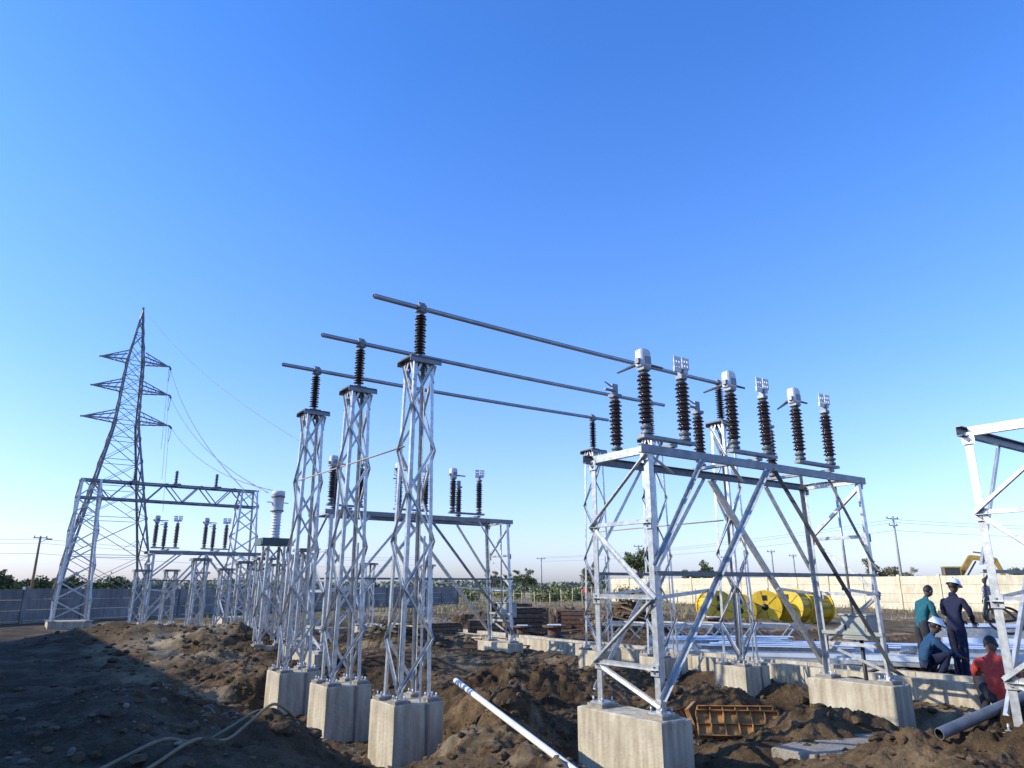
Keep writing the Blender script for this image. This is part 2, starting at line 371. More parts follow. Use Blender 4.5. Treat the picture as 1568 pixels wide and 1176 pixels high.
def bpt():
    fr=MB(); lattice(fr,PT+.02,ZT,.215,.15,7,w=.05,bw=.034); feet(fr,.215,wide=.07)
    for x,y in((-1,-1),(1,-1),(1,1),(-1,1)):
        fr.bar((x*.152,y*.152,ZT-.32),(x*.03,y*.152,ZT-.02),.035,.006,up=(0,1,0))
        fr.bar((x*.152,y*.152,ZT-.32),(x*.152,y*.03,ZT-.02),.035,.006,up=(1,0,0))
    fr.bar((-.235,-.18,PT-.6),(-.235,-.18,1.6),.025,.005,up=(1,0,0),mi=2)
    fr.bar((.06,-.232,PT-.5),(.06,-.21,2.2),.03,.005,up=(0,1,0),mi=0)
    fr.bar((.10,-.345,PT-.05),(.10,-.345,-.7),.03,.006,up=(0,1,0),mi=3)
    cp=MB(); cp.box((0,0,ZT+.012),.23,.21,.012); 
    for y in(-.2,.2): cp.box((0,y,ZT-.03),.24,.006,.03,1)
    cp.box((0,0,ZT+.045),.10,.10,.02)
    ins=MB(); insul(ins,(0,0,ZT+.065),.68,.085,14)
    cl=MB(); z=ZT+.745
    cl.box((0,0,z+.008),.075,.06,.008); cl.box((0,0,z+.045),.03,.045,.032); cl.lathe((-.06,0,ZP),[(.034,0),(.052,0),(.052,.12),(.034,.12)],12,0,axis=(1,0,0))
    cl.box((0,0,ZP+.058),.05,.012,.012)
    return [('lattice_frame',fr.mesh('bpi_lattice',GM)),('cap_plate',cp.mesh('bpi_cap',[DARKST,GALVD])),('post_insulator',ins.mesh('bpi_ins',[INSB,GALVD])),('bus_clamp',cl.mesh('bpi_clamp',[GALVD]))]
BP=bpt(); PLM=plinth_mesh(.33,.33).mesh('plinth',[CONC])
ROWB=[(4.4,8.45),(4.33,10.38),(4.3,12.3)];ROWF=[(11.05,8.6),(11.05,10.45),(11.0,12.25)]
for a_,b_ in ROWB+ROWF:
    e=sheet(BP+[('concrete_plinth',PLM)],'bus_insulator_tower',(*ab(a_,b_),0),ROT)
for (a0,b0),(a1,b1) in zip(ROWB,ROWF):
    mb=MB(); p=Vector((*ab(3.66,b0),ZP));q=Vector((*ab(11.5,b1),ZP))
    pts=[p.lerp(q,i/16)-Vector((0,0,.03*math.sin(math.pi*i/16))) for i in range(17)]
    mb.tube(pts,.036,14,cap=False); mb.tube(pts,.030,14,cap=False)
    for i_,pp in((0,p),(1,q)):
        mb.lathe(pp,[(.030,0),(.036,0)],14,axis=(q-p))
    obj('bus_pipe',mb.mesh('bus_pipe',[ALU]))
for row,z in((ROWB,3.35),(ROWF,2.72)):
    mb=MB(); p=Vector((*ab(row[0][0]-.18,row[0][1]),z+.02));q=Vector((*ab(row[2][0]-.18,row[2][1]),z)); mb.tube([p,q],.0125,8)
    obj('tie_rod',mb.mesh('tie_rod',[ORPIPE]))

# ---------------------------------------------------------------- isolator structure
def isolator(name,a,b,La=4.6,Wb=1.0,zt=3.17,ins=True,insmat=None,boxside=True):
    e=empty(name,(*ab(a,b),0),ROT); fr=MB(); z0=PT+.02; sp=.14
    C={'FL':(0,0),'BL':(0,Wb),'FR':(La,0),'BR':(La,Wb)}
    def leg(k,z):
        x,y=C[k]; f=(zt-z)/(zt-z0)
        return Vector((x+(sp if x>0 else 0)*f, y, z))
    for k in C:
        x,y=C[k]; sx=-1 if x>0 else 1; sy=-1 if y>0 else 1
        fr.ang(leg(k,z0),leg(k,zt-.1),(sx,0,0),(0,sy,0),.078,.008)
        c=leg(k,z0); fr.box(c+Vector((sx*.04,sy*.04,-.004)),.10,.10,.008); fr.box(c+Vector((sx*.04,sy*.04,-.034)),.13,.13,.022,1)
        for dx in(-1,1):
            for dy in(-1,1): fr.tube([c+Vector((sx*.04+dx*.075,sy*.04+dy*.075,0)),c+Vector((sx*.04+dx*.075,sy*.04+dy*.075,.06))],.012,6)
    def chan(p,q,d,w,inn,mi=0):
        p=Vector(p);q=Vector(q);inn=Vector(inn)
        fr.bar(p,q,.008,d,up=(0,0,1),mi=mi); 
        for s in(-1,1): fr.bar(p+inn*(w/2+.004)+Vector((0,0,s*(d/2-.004))),q+inn*(w/2+.004)+Vector((0,0,s*(d/2-.004))),w,.008,mi=mi)
    chan((-.12,-.012,zt-.05),(La+.12,-.012,zt-.05),.10,.05,(0,1,0),3)  # long beams in the darker steel, their shaded side painted in
    chan((-.12,Wb+.012,zt-.05),(La+.12,Wb+.012,zt-.05),.10,.05,(0,-1,0),3)
    chan((-.012,.06,zt-.052),(-.012,Wb-.06,zt-.052),.09,.05,(1,0,0))
    chan((La+.012,.06,zt-.052),(La+.012,Wb-.06,zt-.052),.09,.05,(-1,0,0))
    zs=[z0+.42,z0+1.15,z0+1.98,zt-.12]
    for k in C:
        x,y=C[k];ox=-.02 if x==0 else .02
        for z in zs:
            c=leg(k,z)+Vector((ox,(.05 if y==0 else -.05),0));fr.box(c,.003,.06,.06)
            for dz in(-.03,.03): fr.box(c+Vector((ox*.5,0,dz)),.006,.009,.009,3)
    for x,kk in((0,('FL','BL')),(La,('FR','BR'))):
        ox=-.012 if x==0 else .012
        for z in zs[:3]:
            A,Bq=leg(kk[0],z)+Vector((ox,0,0)),leg(kk[1],z)+Vector((ox,0,0)); fr.ang(A,Bq,(0,0,1),(ox,0,0),.05,.005)
        for i in range(3):
            A,Bq=(leg(kk[0],zs[i]),leg(kk[1],zs[i+1])) if i%2 else (leg(kk[1],zs[i]),leg(kk[0],zs[i+1]))
            o=Vector((ox*1.8,0,0)); fr.ang(A+o,Bq+o,(0,0,1),(ox,0,0),.048,.005)
        A,Bq=leg(kk[0],z0+.05)+Vector((ox*1.5,0,0)),leg(kk[1],zs[0])+Vector((ox*1.5,0,0)); fr.ang(A,Bq,(0,0,1),(ox,0,0),.045,.005)
    for y,kk,oy in((0,('FL','FR'),-.012),(Wb,('BL','BR'),.012)):
        o=Vector((0,oy*1.6,0)); M=Vector((La*.5,y,zt-.11))
        fr.ang(leg(kk[0],z0+.12)+o,M+o-Vector((.06,0,0)),(0,0,1),(0,oy,0),.06,.006)
        fr.ang(leg(kk[1],z0+.12)+o,M+o+Vector((.06,0,0)),(0,0,1),(0,oy,0),.065,.006,3 if oy<0 else 0)  # front diagonal takes the darker steel as painted shade
        for k,s in((kk[0],1),(kk[1],-1)):
            lo=leg(k,z0+1.5); hi=Vector((C[k][0]+s*.92,y,zt-.11))
            fr.ang(lo+o*.6,hi+o*.6,(0,0,1),(0,oy,0),.045,.005)
            md=leg(k,z0+.12).lerp(M,.42); fr.ang(leg(k,zs[1])+o*.3,md+o*.3,(0,0,1),(0,oy,0),.038,.004)
        fr.ang((0,y+oy*2.6,z0+1.42),(La+.07,y+oy*2.6,z0+1.42),(0,0,1),(0,oy,0),.035,.005,3)
    for i in range(3):
        fr.bar((La*i/3+.05,.05,zt-.09),(La*(i+1)/3-.05,Wb-.05,zt-.09),.045,.006)
    if boxside:
        fr.tube([(La+.10,Wb*.45,1.15),(La+.06,Wb*.45,zt)],.02,8)
        bx=MB(); bx.box((La+.26,Wb*.45,.98),.16,.2,.17); bx.box((La+.26,Wb*.45,1.162),.185,.225,.012); bx.box((La+.096,Wb*.45,.98),.004,.17,.14); bx.box((La+.09,Wb*.45+.13,.98),.01,.008,.04,1)
        bx.box((La+.26,Wb*.45-.204,.98),.13,.004,.14); bx.tube([(La+.26,Wb*.45,.82),(La+.26,Wb*.45,-.3)],.03,8,1)
        bx.bar((La+.1,.0,.9),(La+.1,Wb,.9),.05,.05,mi=0)
        obj('drive_mechanism_box',bx.mesh('drive_box',[GREYBOX,BLACK]),e)
    for i,x in enumerate((.05,La+sp-.05)):
        m=plinth_mesh(.23,Wb/2+.16,cx=x,cy=Wb/2,seed=i+3).mesh('plinth',[CONC]); obj('concrete_plinth',m,e)
    if ins:
        IM=[insmat or INSG,GALVD]; im=MB(); fit=MB(); zr=zt+.005
        for ph,(xb,xm,xf) in enumerate(((.45,0.0,.66),(2.1,1.6,2.3),(3.8,3.05,3.8))):
            if xb>La-.2: continue
            fr.bar((xb,-.02,zr+.03),(xb,Wb+.1,zr+.03),.08,.04,mi=3)
            fr.bar((xm-.1,.0,zr+.085),(min(xf,La)+.14,.0,zr+.085),.10,.04,mi=3)
            for xx,yy,k in((xb,Wb-.02,0),(xm,0,1),(xf,0,2)):
                zb=zr+(.06 if k==0 else .115)
                fit.lathe((xx,yy,zb),[(.0,0),(.07,0),(.07,.03),(.05,.035),(.05,.06),(.075,.065),(.075,.08)],14,0)
                h=.70
                insul(im,(xx,yy,zb+.08),h,.092,12,core=.6)
                zt2=zb+.08+h
                if k==0:
                    fit.box((xx,yy,zt2+.02),.07,.06,.02); fit.box((xx,yy,zt2+.11),.05,.012,.075); fit.box((xx-.09,yy,zt2+.09),.09,.02,.012,0)
                    fit.tube([(xx-.02,yy,zt2+.13),(xx-.16,yy+.02,zt2+.2)],.01,6)
                elif k==1:
                    fit.box((xx,yy,zt2+.015),.06,.06,.015)
                    fit.rbox((xx,yy,zt2+.15),.088,.06,.115,.05,1)
                    fit.box((xx+.02,yy-.064,zt2+.12),.045,.003,.045,0)
                    fit.box((xx-.10,yy-.01,zt2+.10),.025,.03,.03,0)
                    q=Vector((xb-.35,Wb*.55,zt2+.12)); p=Vector((xx-.02,yy+.05,zt2+.1))
                    fit.tube([p,p.lerp(q,.25),q],[.026,.022,.012],8,2); fit.tube([p-Vector((0,.02,0)),p+Vector((.38,-.02,.0))],[.02,.014],8,2)
                else:
                    fit.box((xx,yy,zt2+.02),.05,.05,.02,0); fit.box((xx,yy,zt2+.07),.012,.045,.05,0)
                    for px,hy,zo in((-.078,.10,0.),(.070,.075,.03)):
                        zc=zt2+.18+zo;hw=.062;g=.016
                        for i in(-1,0,1): fit.box((xx+px+i*(hw-.0135),yy-.02,zc),.0135,.006,hy,1)
                        for i in(-1,0,1): fit.box((xx+px,yy-.0205,zc+i*(hy-(hy-g*2)/3)),hw,.0072,(hy-g*2)/3,1)
                    fit.box((xx+.0,yy+.0,zt2+.12),.12,.012,.03,1)
        obj('post_insulators',im.mesh('iso_ins',IM),e); obj('contacts',fit.mesh('iso_fit',[GALVD,WHITE,DARKST]),e)
    obj('steel_frame',fr.mesh('iso_frame',GM),e)
    return e
isolator('isolator_switch',6.0,5.74,La=4.55)
isolator('isolator_switch',5.75,14.9,La=4.7)
isolator('isolator_switch',4.35,27.2,La=3.7,zt=2.72,insmat=INSC,boxside=False)
isolator('isolator_switch',8.0,2.2,La=4.6,ins=False)

# ---------------------------------------------------------------- current transformer and small supports
def ctr(a,b):
    e=empty('current_transformer',(*ab(a,b),0),ROT)
    fr=MB();lattice(fr,PT+.02,2.5,.24,.22,4,w=.06,bw=.04);feet(fr,.24); obj('lattice_support',fr.mesh('ct_l',GM),e)
    m=MB(); m.box((0,0,2.6),.36,.26,.08); m.box((0,0,2.52),.40,.30,.012); m.box((-.365,0,2.58),.006,.2,.05)
    obj('base_tank',m.mesh('ct_t',[GREEN]),e)
    m=MB(); pr=[(.10,0)];z=0
    for i in range(9): pr+=[(.10,z+.01),(.122,z+.035),(.118,z+.045),(.10,z+.06)];z+=.07
    m.lathe((0,0,2.68),pr,20,0); m.lathe((0,0,3.30),[(.11,0),(.14,.02),(.145,.06),(.145,.42),(.16,.43),(.16,.50),(.15,.53),(.0,.54)],20,0)
    m.lathe((0,0,3.31),[(.145,.02),(.16,.02),(.16,.05),(.145,.05)],20,1);m.lathe((0,0,3.31),[(.145,.36),(.165,.36),(.165,.40),(.145,.40)],20,1)
    m.box((-.20,0,3.55),.06,.03,.008,1);m.box((.20,0,3.55),.06,.03,.008,1)
    obj('porcelain_body',m.mesh('ct_b',[WHITE,GALVD]),e); obj('concrete_plinth',PLM,e)
ctr(5.5,17.8)
def support(X,Y,zt,h=.2):
    e=empty('equipment_support',(X,Y,0),ROT);fr=MB();lattice(fr,PT+.02,zt,h,h*.85,max(3,int((zt-.3)/.5)),w=.05,bw=.032);feet(fr,h,wide=.07)
    fr.box((0,0,zt+.01),h+.05,h+.05,.01,3);fr.box((0,0,zt-.03),h+.06,h+.06,.02,3)
    obj('lattice_frame',fr.mesh('sup',GM),e);obj('concrete_plinth',PLM,e)
for X,Y,z in((-12.1,24.0,2.05),(-12.3,26.5,2.1),(-8.9,20.9,2.3),(-10.6,25.0,2.0),(-9.6,24.6,2.1),(-8.0,21.9,2.25),(-8.6,24.5,2.1),(-7.4,23.0,2.2),(-6.9,20.3,2.3),(-9.5,28.0,2.2),(-3.2,27.5,2.3),(-5.0,25.5,2.3),(-5.7,19.6,2.35),(-6.4,21.3,2.3),(-4.9,17.4,2.4)): support(X,Y,z)

# ---------------------------------------------------------------- gantry on the left
def gantry():
    e=empty('beam_gantry',(*ab(2.7,33.3),0),ROT);fr=MB();La=6.2
    for cx in(0,La): lattice(fr,PT,5.7,.62,.36,8,w=.08,bw=.05,t=.01,cx=cx,cy=0)
    for cx in(0,La):
        for x in(-.62,.62):
            for y in(-.62,.62): fr.box((cx+x,y,PT),.14,.14,.012)
    for y in(-.36,.36):
        for z in(4.92,5.7): fr.ang((-.4,y,z),(La+.4,y,z),(0,-y,0),(0,0,1 if z<5 else -1),.075,.009,3)
        n=9
        for k in range(n):
            xa=La*k/n;xb=La*(k+1)/n;fr.ang((xa,y*1.02,4.92 if k%2 else 5.7),(xb,y*1.02,5.7 if k%2 else 4.92),(0,0,1),(0,y,0),.045,.006,3)
            fr.ang((xa,-.36 if k%2 else .36,4.93),(xb,.36 if k%2 else -.36,4.93),(0,0,1),(1,0,0),.04,.006,3)
    obj('lattice_frame',fr.mesh('gantry',GM),e)
    im=MB()
    for x in(1.55,3.15,4.8): insul(im,(x,0,5.74),.58,.09,7,core=.5,mi=0); im.box((x,0,5.72),.15,.4,.02,1)
    obj('post_insulators',im.mesh('g_ins',[INSC,GALVD]),e)
    for cx in(0,La): obj('concrete_plinth',plinth_mesh(.72,.72,cx=cx,z0=-.8,z1=PT-.01).mesh('gp',[CONC]),e)
gantry()

# ---------------------------------------------------------------- transmission tower
TX,TY=-44.5,80.
def pylon():
    e=empty('transmission_tower',(TX,TY,0),ROT);fr=MB()
    lv=[(0,4.4),(4.6,3.75),(8.6,3.1),(12,2.5),(15,2.0),(17.6,1.55),(19.6,1.25),(21.4,1.15),(23.3,1.08),(25,1.0),(26.8,.92),(28.6,.68),(30.4,.44),(32.2,.22),(33.8,.03)]
    cs=[(-1,-1),(1,-1),(1,1),(-1,1)]
    for n_,((za,ha),(zb,hb)) in enumerate(zip(lv[:-1],lv[1:])):
        W=.24 if za<18 else .17;bw=.15 if za<18 else .12
        for i in range(4):
            j=(i+1)%4;A=Vector((cs[i][0]*ha,cs[i][1]*ha,za));Bv=Vector((cs[i][0]*hb,cs[i][1]*hb,zb));C2=Vector((cs[j][0]*ha,cs[j][1]*ha,za));D=Vector((cs[j][0]*hb,cs[j][1]*hb,zb))
            fr.ang(A,Bv,(-cs[i][0],0,0),(0,-cs[i][1],0),W,.03)
            fr.bar(A,D,bw,.05);fr.bar(C2,Bv,bw,.05)
            if zb<27.5 or n_%2: fr.bar(Bv,D,bw*.9,.05)
            if za<12:
                fr.bar((A+Bv)/2,(A*3+D)/4 ,.09,.04); fr.bar((C2+D)/2,(C2*3+Bv)/4,.09,.04)
    tips=[]
    for z,ext,hh in((26.8,3.75,.92),(23.3,4.0,1.08),(19.6,4.3,1.25)):
        for s in(-1,1):
            tip=Vector((s*(hh+ext-.9),0,z+.1)); tips.append((s,tip))
            for y in(-1,1):
                fr.ang((s*hh,y*hh,z),tip,(0,0,1),(0,-y,0),.15,.03); fr.ang((s*hh*.95,y*hh*.9,z+1.25),tip+Vector((0,0,.06)),(0,0,-1),(0,-y,0),.13,.03)
                for k in(1,2,3):
                    f=k/4;p=Vector((s*hh,y*hh,z)).lerp(tip,f);q=Vector((s*hh*.95,y*hh*.9,z+1.25)).lerp(tip,f-.18 if k>1 else .05);fr.bar(p,q,.08,.04)
            for k in(0,1,2):
                f=k/4;f2=(k+1)/4;p=Vector((s*hh,(-1)**k*hh,z)).lerp(tip,f);q=Vector((s*hh,-(-1)**k*hh,z)).lerp(tip,f2);fr.bar(p,q,.08,.04)
    obj('lattice_frame',fr.mesh('pylon',[GALVD]),e)
    fo=MB()
    for x,y in cs: fo.box((x*4.4,y*4.4,.1),.4,.4,.5)
    obj('footings',fo.mesh('pylf',[CONC]),e)
    def W(p): 
        x,y=ab(p[0],p[1]); return Vector((TX+x,TY+y,p[2]))
    wm=MB();st=MB()
    ends=[(8.85,33.3,5.6),(10.6,36,6.0),(12.0,38,6.3)]
    k=0
    for s,tip in tips:
        if s>0:
            p=W(tip);q=Vector((*ab(ends[k][0],ends[k][1]),ends[k][2]));k+=1
            pts=[p.lerp(q,i/24)-Vector((0,0,4*1.3*(i/24)*(1-i/24))) for i in range(25)]
            wm.tube(pts,.026,5)
            d=(pts[1]-p).normalized(); st.tube([p,p+d*1.6],.06,8)
            for j in range(10): st.lathe(p+d*(.2+.13*j),[(.03,0),(.13,.02),(.03,.06)],8,axis=d)
            jl=[p+d*1.6,p+d*1.0-Vector((0,0,1.2)),p-Vector((0,0,1.9)),p-d*1.0-Vector((0,0,1.3)),p-d*1.4]
            wm.tube(jl,.03,5); wm.tube([p-Vector((0,0,1.9)),p+d*4-Vector((0,0,9))],.018,5)
    p=W(Vector((0,0,33.8)));q=Vector((*ab(13,38),9.0));pts=[p.lerp(q,i/24)-Vector((0,0,4*1.2*(i/24)*(1-i/24))) for i in range(25)];wm.tube(pts,.017,5)
    obj('overhead_wires',wm.mesh('wires',[GALVD])); obj('tension_insulator_string',st.mesh('strings',[INSC]))
pylon()

# ---------------------------------------------------------------- compound walls
def pwall(name,p,q,z0,z1,m,sp=2.6,npan=4):
    p=Vector((*p,0));q=Vector((*q,0));L_=(q-p).length;d=(q-p)/L_;nrm=Vector((-d.y,d.x,0));mb=MB();n=int(L_/sp)
    for i in range(n+1):
        c=p+d*(i*sp);mb.box(c+Vector((0,0,(z0+z1)/2+.03)),d*.09,nrm*.09,Vector((0,0,(z1-z0)/2+.05+random.uniform(-.02,.02))),0)
        if i<n:
            ph=(z1-z0)/npan;dz=random.uniform(-.02,.015)
            for k in range(npan):
                mb.box(c+d*(sp/2)+Vector((0,0,z0+ph*(k+.5)+dz)),d*(sp/2-.088),nrm*(.03+.006*((i*7+k*3)%4)),Vector((0,0,ph/2-.008)),0)
    return obj(name,mb.mesh(name,[m]))
pwall('precast_boundary_wall',(-29.5,12.4),(-4.2,65),-.3,1.42,PRE)
pwall('precast_boundary_wall',(44,24.2),(9.2,74.1),-.1,2.15,PREC)
fm=MB()
for i in range(30):
    X=-9+i*1.0+random.uniform(-.3,.3);Y=66+8*math.sin(i*.4)-.2*i; fm.tube([(X,Y,-.2),(X+random.uniform(-.08,.08),Y,1.2+random.uniform(-.2,.3))],.05,6)
    if i: fm.tube([(X,Y,.9),(px_,py_,.9)],.015,4)
    px_,py_=X,Y
obj('post_fence',fm.mesh('fence',[mat('sunbleached_posts',(.50,.39,.22),(.33,.26,.14))]))

# ---------------------------------------------------------------- cable trench
tb=MB()
def trench(a0,b0,b1,zt,w=.16):
    n=int((b1-b0)/2.0)
    for i in range(n):
        p=Vector((*ab(a0,b0+2*i+.006),0));q=Vector((*ab(a0,b0+2*i+1.994),0));d=(q-p);nn=Vector((-d.y,d.x,0)).normalized()
        zz=zt+random.uniform(-.012,.012);tb.box((p+q)/2+Vector((0,0,zz-.4)),d/2,nn*(w/2),Vector((0,0,.4)))
trench(12.0,2.5,28,.20);trench(12.95,2.5,28,.18)
obj('cable_trench',tb.mesh('trench',[CONC]))
s_=plinth_mesh(1.0,.36,z0=-.3,z1=.0,seed=9);o=obj('concrete_slab',s_.mesh('slab',[CONCG]),loc=(*ab(8.4,5.15),-.14),rz=ROT+.08)

# ---------------------------------------------------------------- site materials
mb=MB(); mb.tube([(-.72,9.75,.42),(1.35,5.9,-.35)],.034,12,cap=False);mb.tube([(-.72,9.75,.42),(1.35,5.9,-.35)],.030,12,mi=1,cap=False); obj('white_conduit_pipe',mb.mesh('wp',[WPIPE,BLACK]))
mb=MB(); p=Vector((3.98,7.25,.26));q=Vector((7.2,8.3,1.05)); mb.tube([p,q],.052,16,cap=False);mb.tube([p,q],.044,16,cap=False,mi=1);mb.lathe(p,[(.044,0),(.052,0)],16,axis=(q-p)); obj('steel_pipe',mb.mesh('gp',[GALVD,BLACK]))
def hose(pts,r,m,name,n=7,sub=8):
    P=[Vector(p) for p in pts];out=[]
    for i in range(len(P)-1):
        p0=P[max(i-1,0)];p1=P[i];p2=P[i+1];p3=P[min(i+2,len(P)-1)]
        for k in range(sub):
            t=k/sub;out.append(.5*((2*p1)+(-p0+p2)*t+(2*p0-5*p1+4*p2-p3)*t*t+(-p0+3*p1-3*p2+p3)*t**3))
    out.append(P[-1]);b_=MB();b_.tube(out,r,n);return obj(name,b_.mesh(name,[m]))
def gp(X,Y,dz=.03): return (X,Y,H(X,Y)+dz)
hose([gp(-3.5,6.2,.05),gp(-3.35,6.7,.05),gp(-3.2,7.2,.05),gp(-3.05,7.6,.05),gp(-2.9,8.0,.05),gp(-2.8,8.4,.06),gp(-2.75,8.9,.1)],.018,HOSE,'water_hose')
hose([gp(-3.05,6.0,.05),gp(-2.95,6.5,.05),gp(-2.85,7.0,.05),gp(-2.75,7.5,.06),gp(-2.7,8.0,.06),gp(-2.62,8.5,.1),gp(-2.5,8.9,.08)],.016,HOSE,'water_hose')
def formwork(X,Y,rz,L_=.95,tilt=.9,dz=.15):
    e=empty('steel_formwork_panel',(X,Y,H(X,Y)+dz),rz);e.rotation_euler=(tilt,0,rz);m=MB()
    m.box((0,0,-.02),L_/2,.17,.004)
    for y in(-.17,.17): m.box((0,y,.01),L_/2,.006,.034)
    for i in range(7): m.box((-L_/2+L_*i/6,0,.008),.006,.162,.028)
    m.box((0,0,.0),L_/2-.01,.005,.018)
    obj('ribbed_panel',m.mesh('form',[ORANGE]),e)
formwork(2.95,10.1,-.12,1.05);formwork(3.0,10.35,-.05,1.0,1.1,.2);formwork(2.3,10.5,.9,.8,.8,.2);formwork(2.55,10.8,1.2,.7,1.2,.2)
def stack(name,X,Y,rz,n,L_,sec=.1,layers=3,top=False):
    e=empty(name,(X,Y,H(X,Y)+.03),rz);m=MB()
    for l in range(layers):
        for i in range(n-l):
            ox=random.uniform(-.3,.3);y=(i-(n-l)/2)*sec*1.15+random.uniform(-.02,.02);z=l*sec*.8;sk=random.uniform(-.05,.05)
            if (i+l)%3: m.ang((-L_/2+ox,y,z),(L_/2+ox,y+sk,z),(0,1,0),(0,0,1),sec,.008,1 if (i+l)%2 else 0)
            else: m.bar((ox-L_/2,y,z+sec*.4),(ox+L_/2,y+sk,z+sec*.4),sec*.84,.02,mi=1); m.bar((ox-L_/2,y-sec*.42,z+sec*.4),(ox+L_/2,y-sec*.42+sk,z+sec*.4),.008,sec*.7)
    if top:
        for k in range(3): m.bar((-L_/2+.2*k,-.3+.34*k,layers*sec*.85+.012*k),(L_/2-.25+.2*k,-.25+.3*k,layers*sec*.85+.02*k),.42,.006,mi=1)
    obj('sections',m.mesh('stack',[GALV,SHEET]),e)
stack('steel_section_stack',5.2,18.6,-.12,9,3.2,.13,3,True);stack('steel_section_stack',7.6,17.2,-.35,8,3.0,.12,3,True);stack('steel_section_stack',13.2,17.6,-.35,9,5.5,.15,4,True);stack('steel_section_stack',7.9,14.9,-.5,6,2.6,.10,2);stack('steel_section_stack',10.2,15.4,-.2,8,3.6,.13,3,True);stack('steel_section_stack',5.9,16.6,-.3,7,3.4,.12,3,True)
for (x_,y_,z_,r_) in((6.2,20.6,.25,.15),(4.6,21.4,.25,-.1)):
    e=empty('lattice_truss_section',(x_,y_,z_),r_);m=MB();lattice(m,-2.0,2.0,.28,.28,7,w=.06,bw=.04);o=obj('truss',m.mesh('lt',[GALV]),e);o.rotation_euler=(0,math.pi/2,0)
def drum(X,Y,rz,s=1.):
    z=H(X,Y);e=empty('cable_drum',(X,Y,z),rz);m=MB();R=.66*s;hw=.36*s
    for sx in(-1,1):
        x0=sx*hw;m.lathe((x0-.035,0,R),[(0,0),(R,0),(R,.07),(0,.07)],30,0,axis=(1,0,0),smooth=False)
        xo=x0+sx*.043
        m.lathe((xo-.008,0,R),[(0,0),(R*.2,0),(R*.2,.016),(0,.016)],14,1,axis=(1,0,0))
        for k in range(6):
            t=k*math.pi/3+.3;m.bar((xo,R*.25*math.cos(t),R+R*.25*math.sin(t)),(xo,R*.95*math.cos(t),R+R*.95*math.sin(t)),.012,.03,mi=2)
        m.box((xo+sx*.004,.0,R+.36*s),.008,.09,.10,1)
    m.lathe((-hw,0,R),[(R*.86,.03),(R*.88,.1),(R*.88,2*hw-.1),(R*.86,2*hw-.03)],30,0,axis=(1,0,0))
    for k in range(24):
        t=k*math.pi/12;m.bar((-hw+.04,R*.895*math.cos(t),R+R*.895*math.sin(t)),(hw-.04,R*.895*math.cos(t),R+R*.895*math.sin(t)),.10,.02,up=(0,math.cos(t),math.sin(t)),mi=2 if k%3==0 else 0)
    obj('drum_body',m.mesh('drum',[YEL,BLACK,EXY]),e)
drum(8.3,30.4,1.75);drum(9.3,30.6,1.45);drum(10.5,30.8,1.2);drum(11.7,31.0,.7,1.05);drum(12.9,31.6,.4,1.0)
def crate(X,Y,rz,w,d,h,m_=WOOD):
    e=empty('wooden_crate',(X,Y,H(X,Y)),rz);m=MB();n=5
    for k in range(n):
        z=h*(k+.5)/n
        for s in(-1,1): m.box((0,s*d/2,z),w/2,.012,h/n*.42);m.box((s*w/2,0,z),.012,d/2-.013,h/n*.42)
    for sx in(-1,1):
        for sy in(-1,1): m.box((sx*(w/2+.02),sy*(d/2+.02),h/2),.03,.03,h/2+.02)
    for k in range(4): m.box((-w/2+w*(k+.5)/4,0,h+.015),w/8*.9,d/2,.012)
    obj('slats',m.mesh('crate',[m_]),e)
crate(.4,25.0,.3,1.3,.9,.75);crate(-.9,24.3,.1,1.0,.8,.6);crate(-2.3,23.2,.6,1.2,.8,.5);crate(2.1,26.2,-.2,.9,.7,.7,RUST);crate(-.1,27.4,.2,1.4,.9,.8,RUST)
def spool(X,Y,s=1.):
    e=empty('wooden_cable_spool',(X,Y,H(X,Y)),0);m=MB()
    m.lathe((0,0,0),[(0,0),(.36*s,0),(.36*s,.05),(.2*s,.055),(.2*s,.6*s),(.36*s,.605*s),(.36*s,.66*s),(0,.66*s)],18,0,smooth=False);m.lathe((0,0,.06),[(.3*s,0),(.3*s,.3*s),(.2*s,.32*s)],18,1)
    m.box((0,0,.672*s),.2*s,.2*s,.01,2);obj('spool_body',m.mesh('spool',[RUST,BLACK,WPIPE]),e)
spool(1.2,21.2,.95);spool(.3,22.2,.8);spool(6.6,24.5,.9)
m=MB()
for i in range(60):
    X=3.6+rng.randn()*.7;Y=23.6+rng.randn()*.5;z=H(X,Y)+rng.rand()*.3;t=rng.rand()*6.28;l=rng.uniform(.3,1.0);m.bar((X-l*math.cos(t)/2,Y-l*math.sin(t)/2,z),(X+l*math.cos(t)/2,Y+l*math.sin(t)/2,z+rng.uniform(-.2,.25)),.09,.03)
obj('scrap_timber_pile',m.mesh('scrap',[WOOD]))
m=MB()
for i in range(40):
    X=-3.6+rng.rand()*4;Y=rng.uniform(19,23);z=H(X,Y)+rng.rand()*.1+.03;t=rng.rand()*6.28;l=rng.uniform(.3,1.4);m.bar((X-l*math.cos(t)/2,Y-l*math.sin(t)/2,z),(X+l*math.cos(t)/2,Y+l*math.sin(t)/2,z+rng.uniform(-.05,.15)),.08,.025)
obj('timber_offcuts',m.mesh('offc',[WOOD]))
cx,cy=8.75,13.4
lp=[(cx+.26*math.cos(t)+.02*t,cy+.1*math.sin(t*.9),.98+.22*math.sin(t)) for t in np.linspace(0,6.28*1.4,22)]
hose([(9.15,13.9,1.85),(8.75,13.6,1.7),(8.5,13.3,1.35),(8.40,13.25,1.0)]+lp,.022,BLACK,'power_cable',8,4)
hose([gp(9.1,13.0),gp(9.6,12.2),gp(8.2,11.9),gp(7.2,12.6,.1),gp(6.3,12.3)],.03,BLACK,'power_cable',8,6)
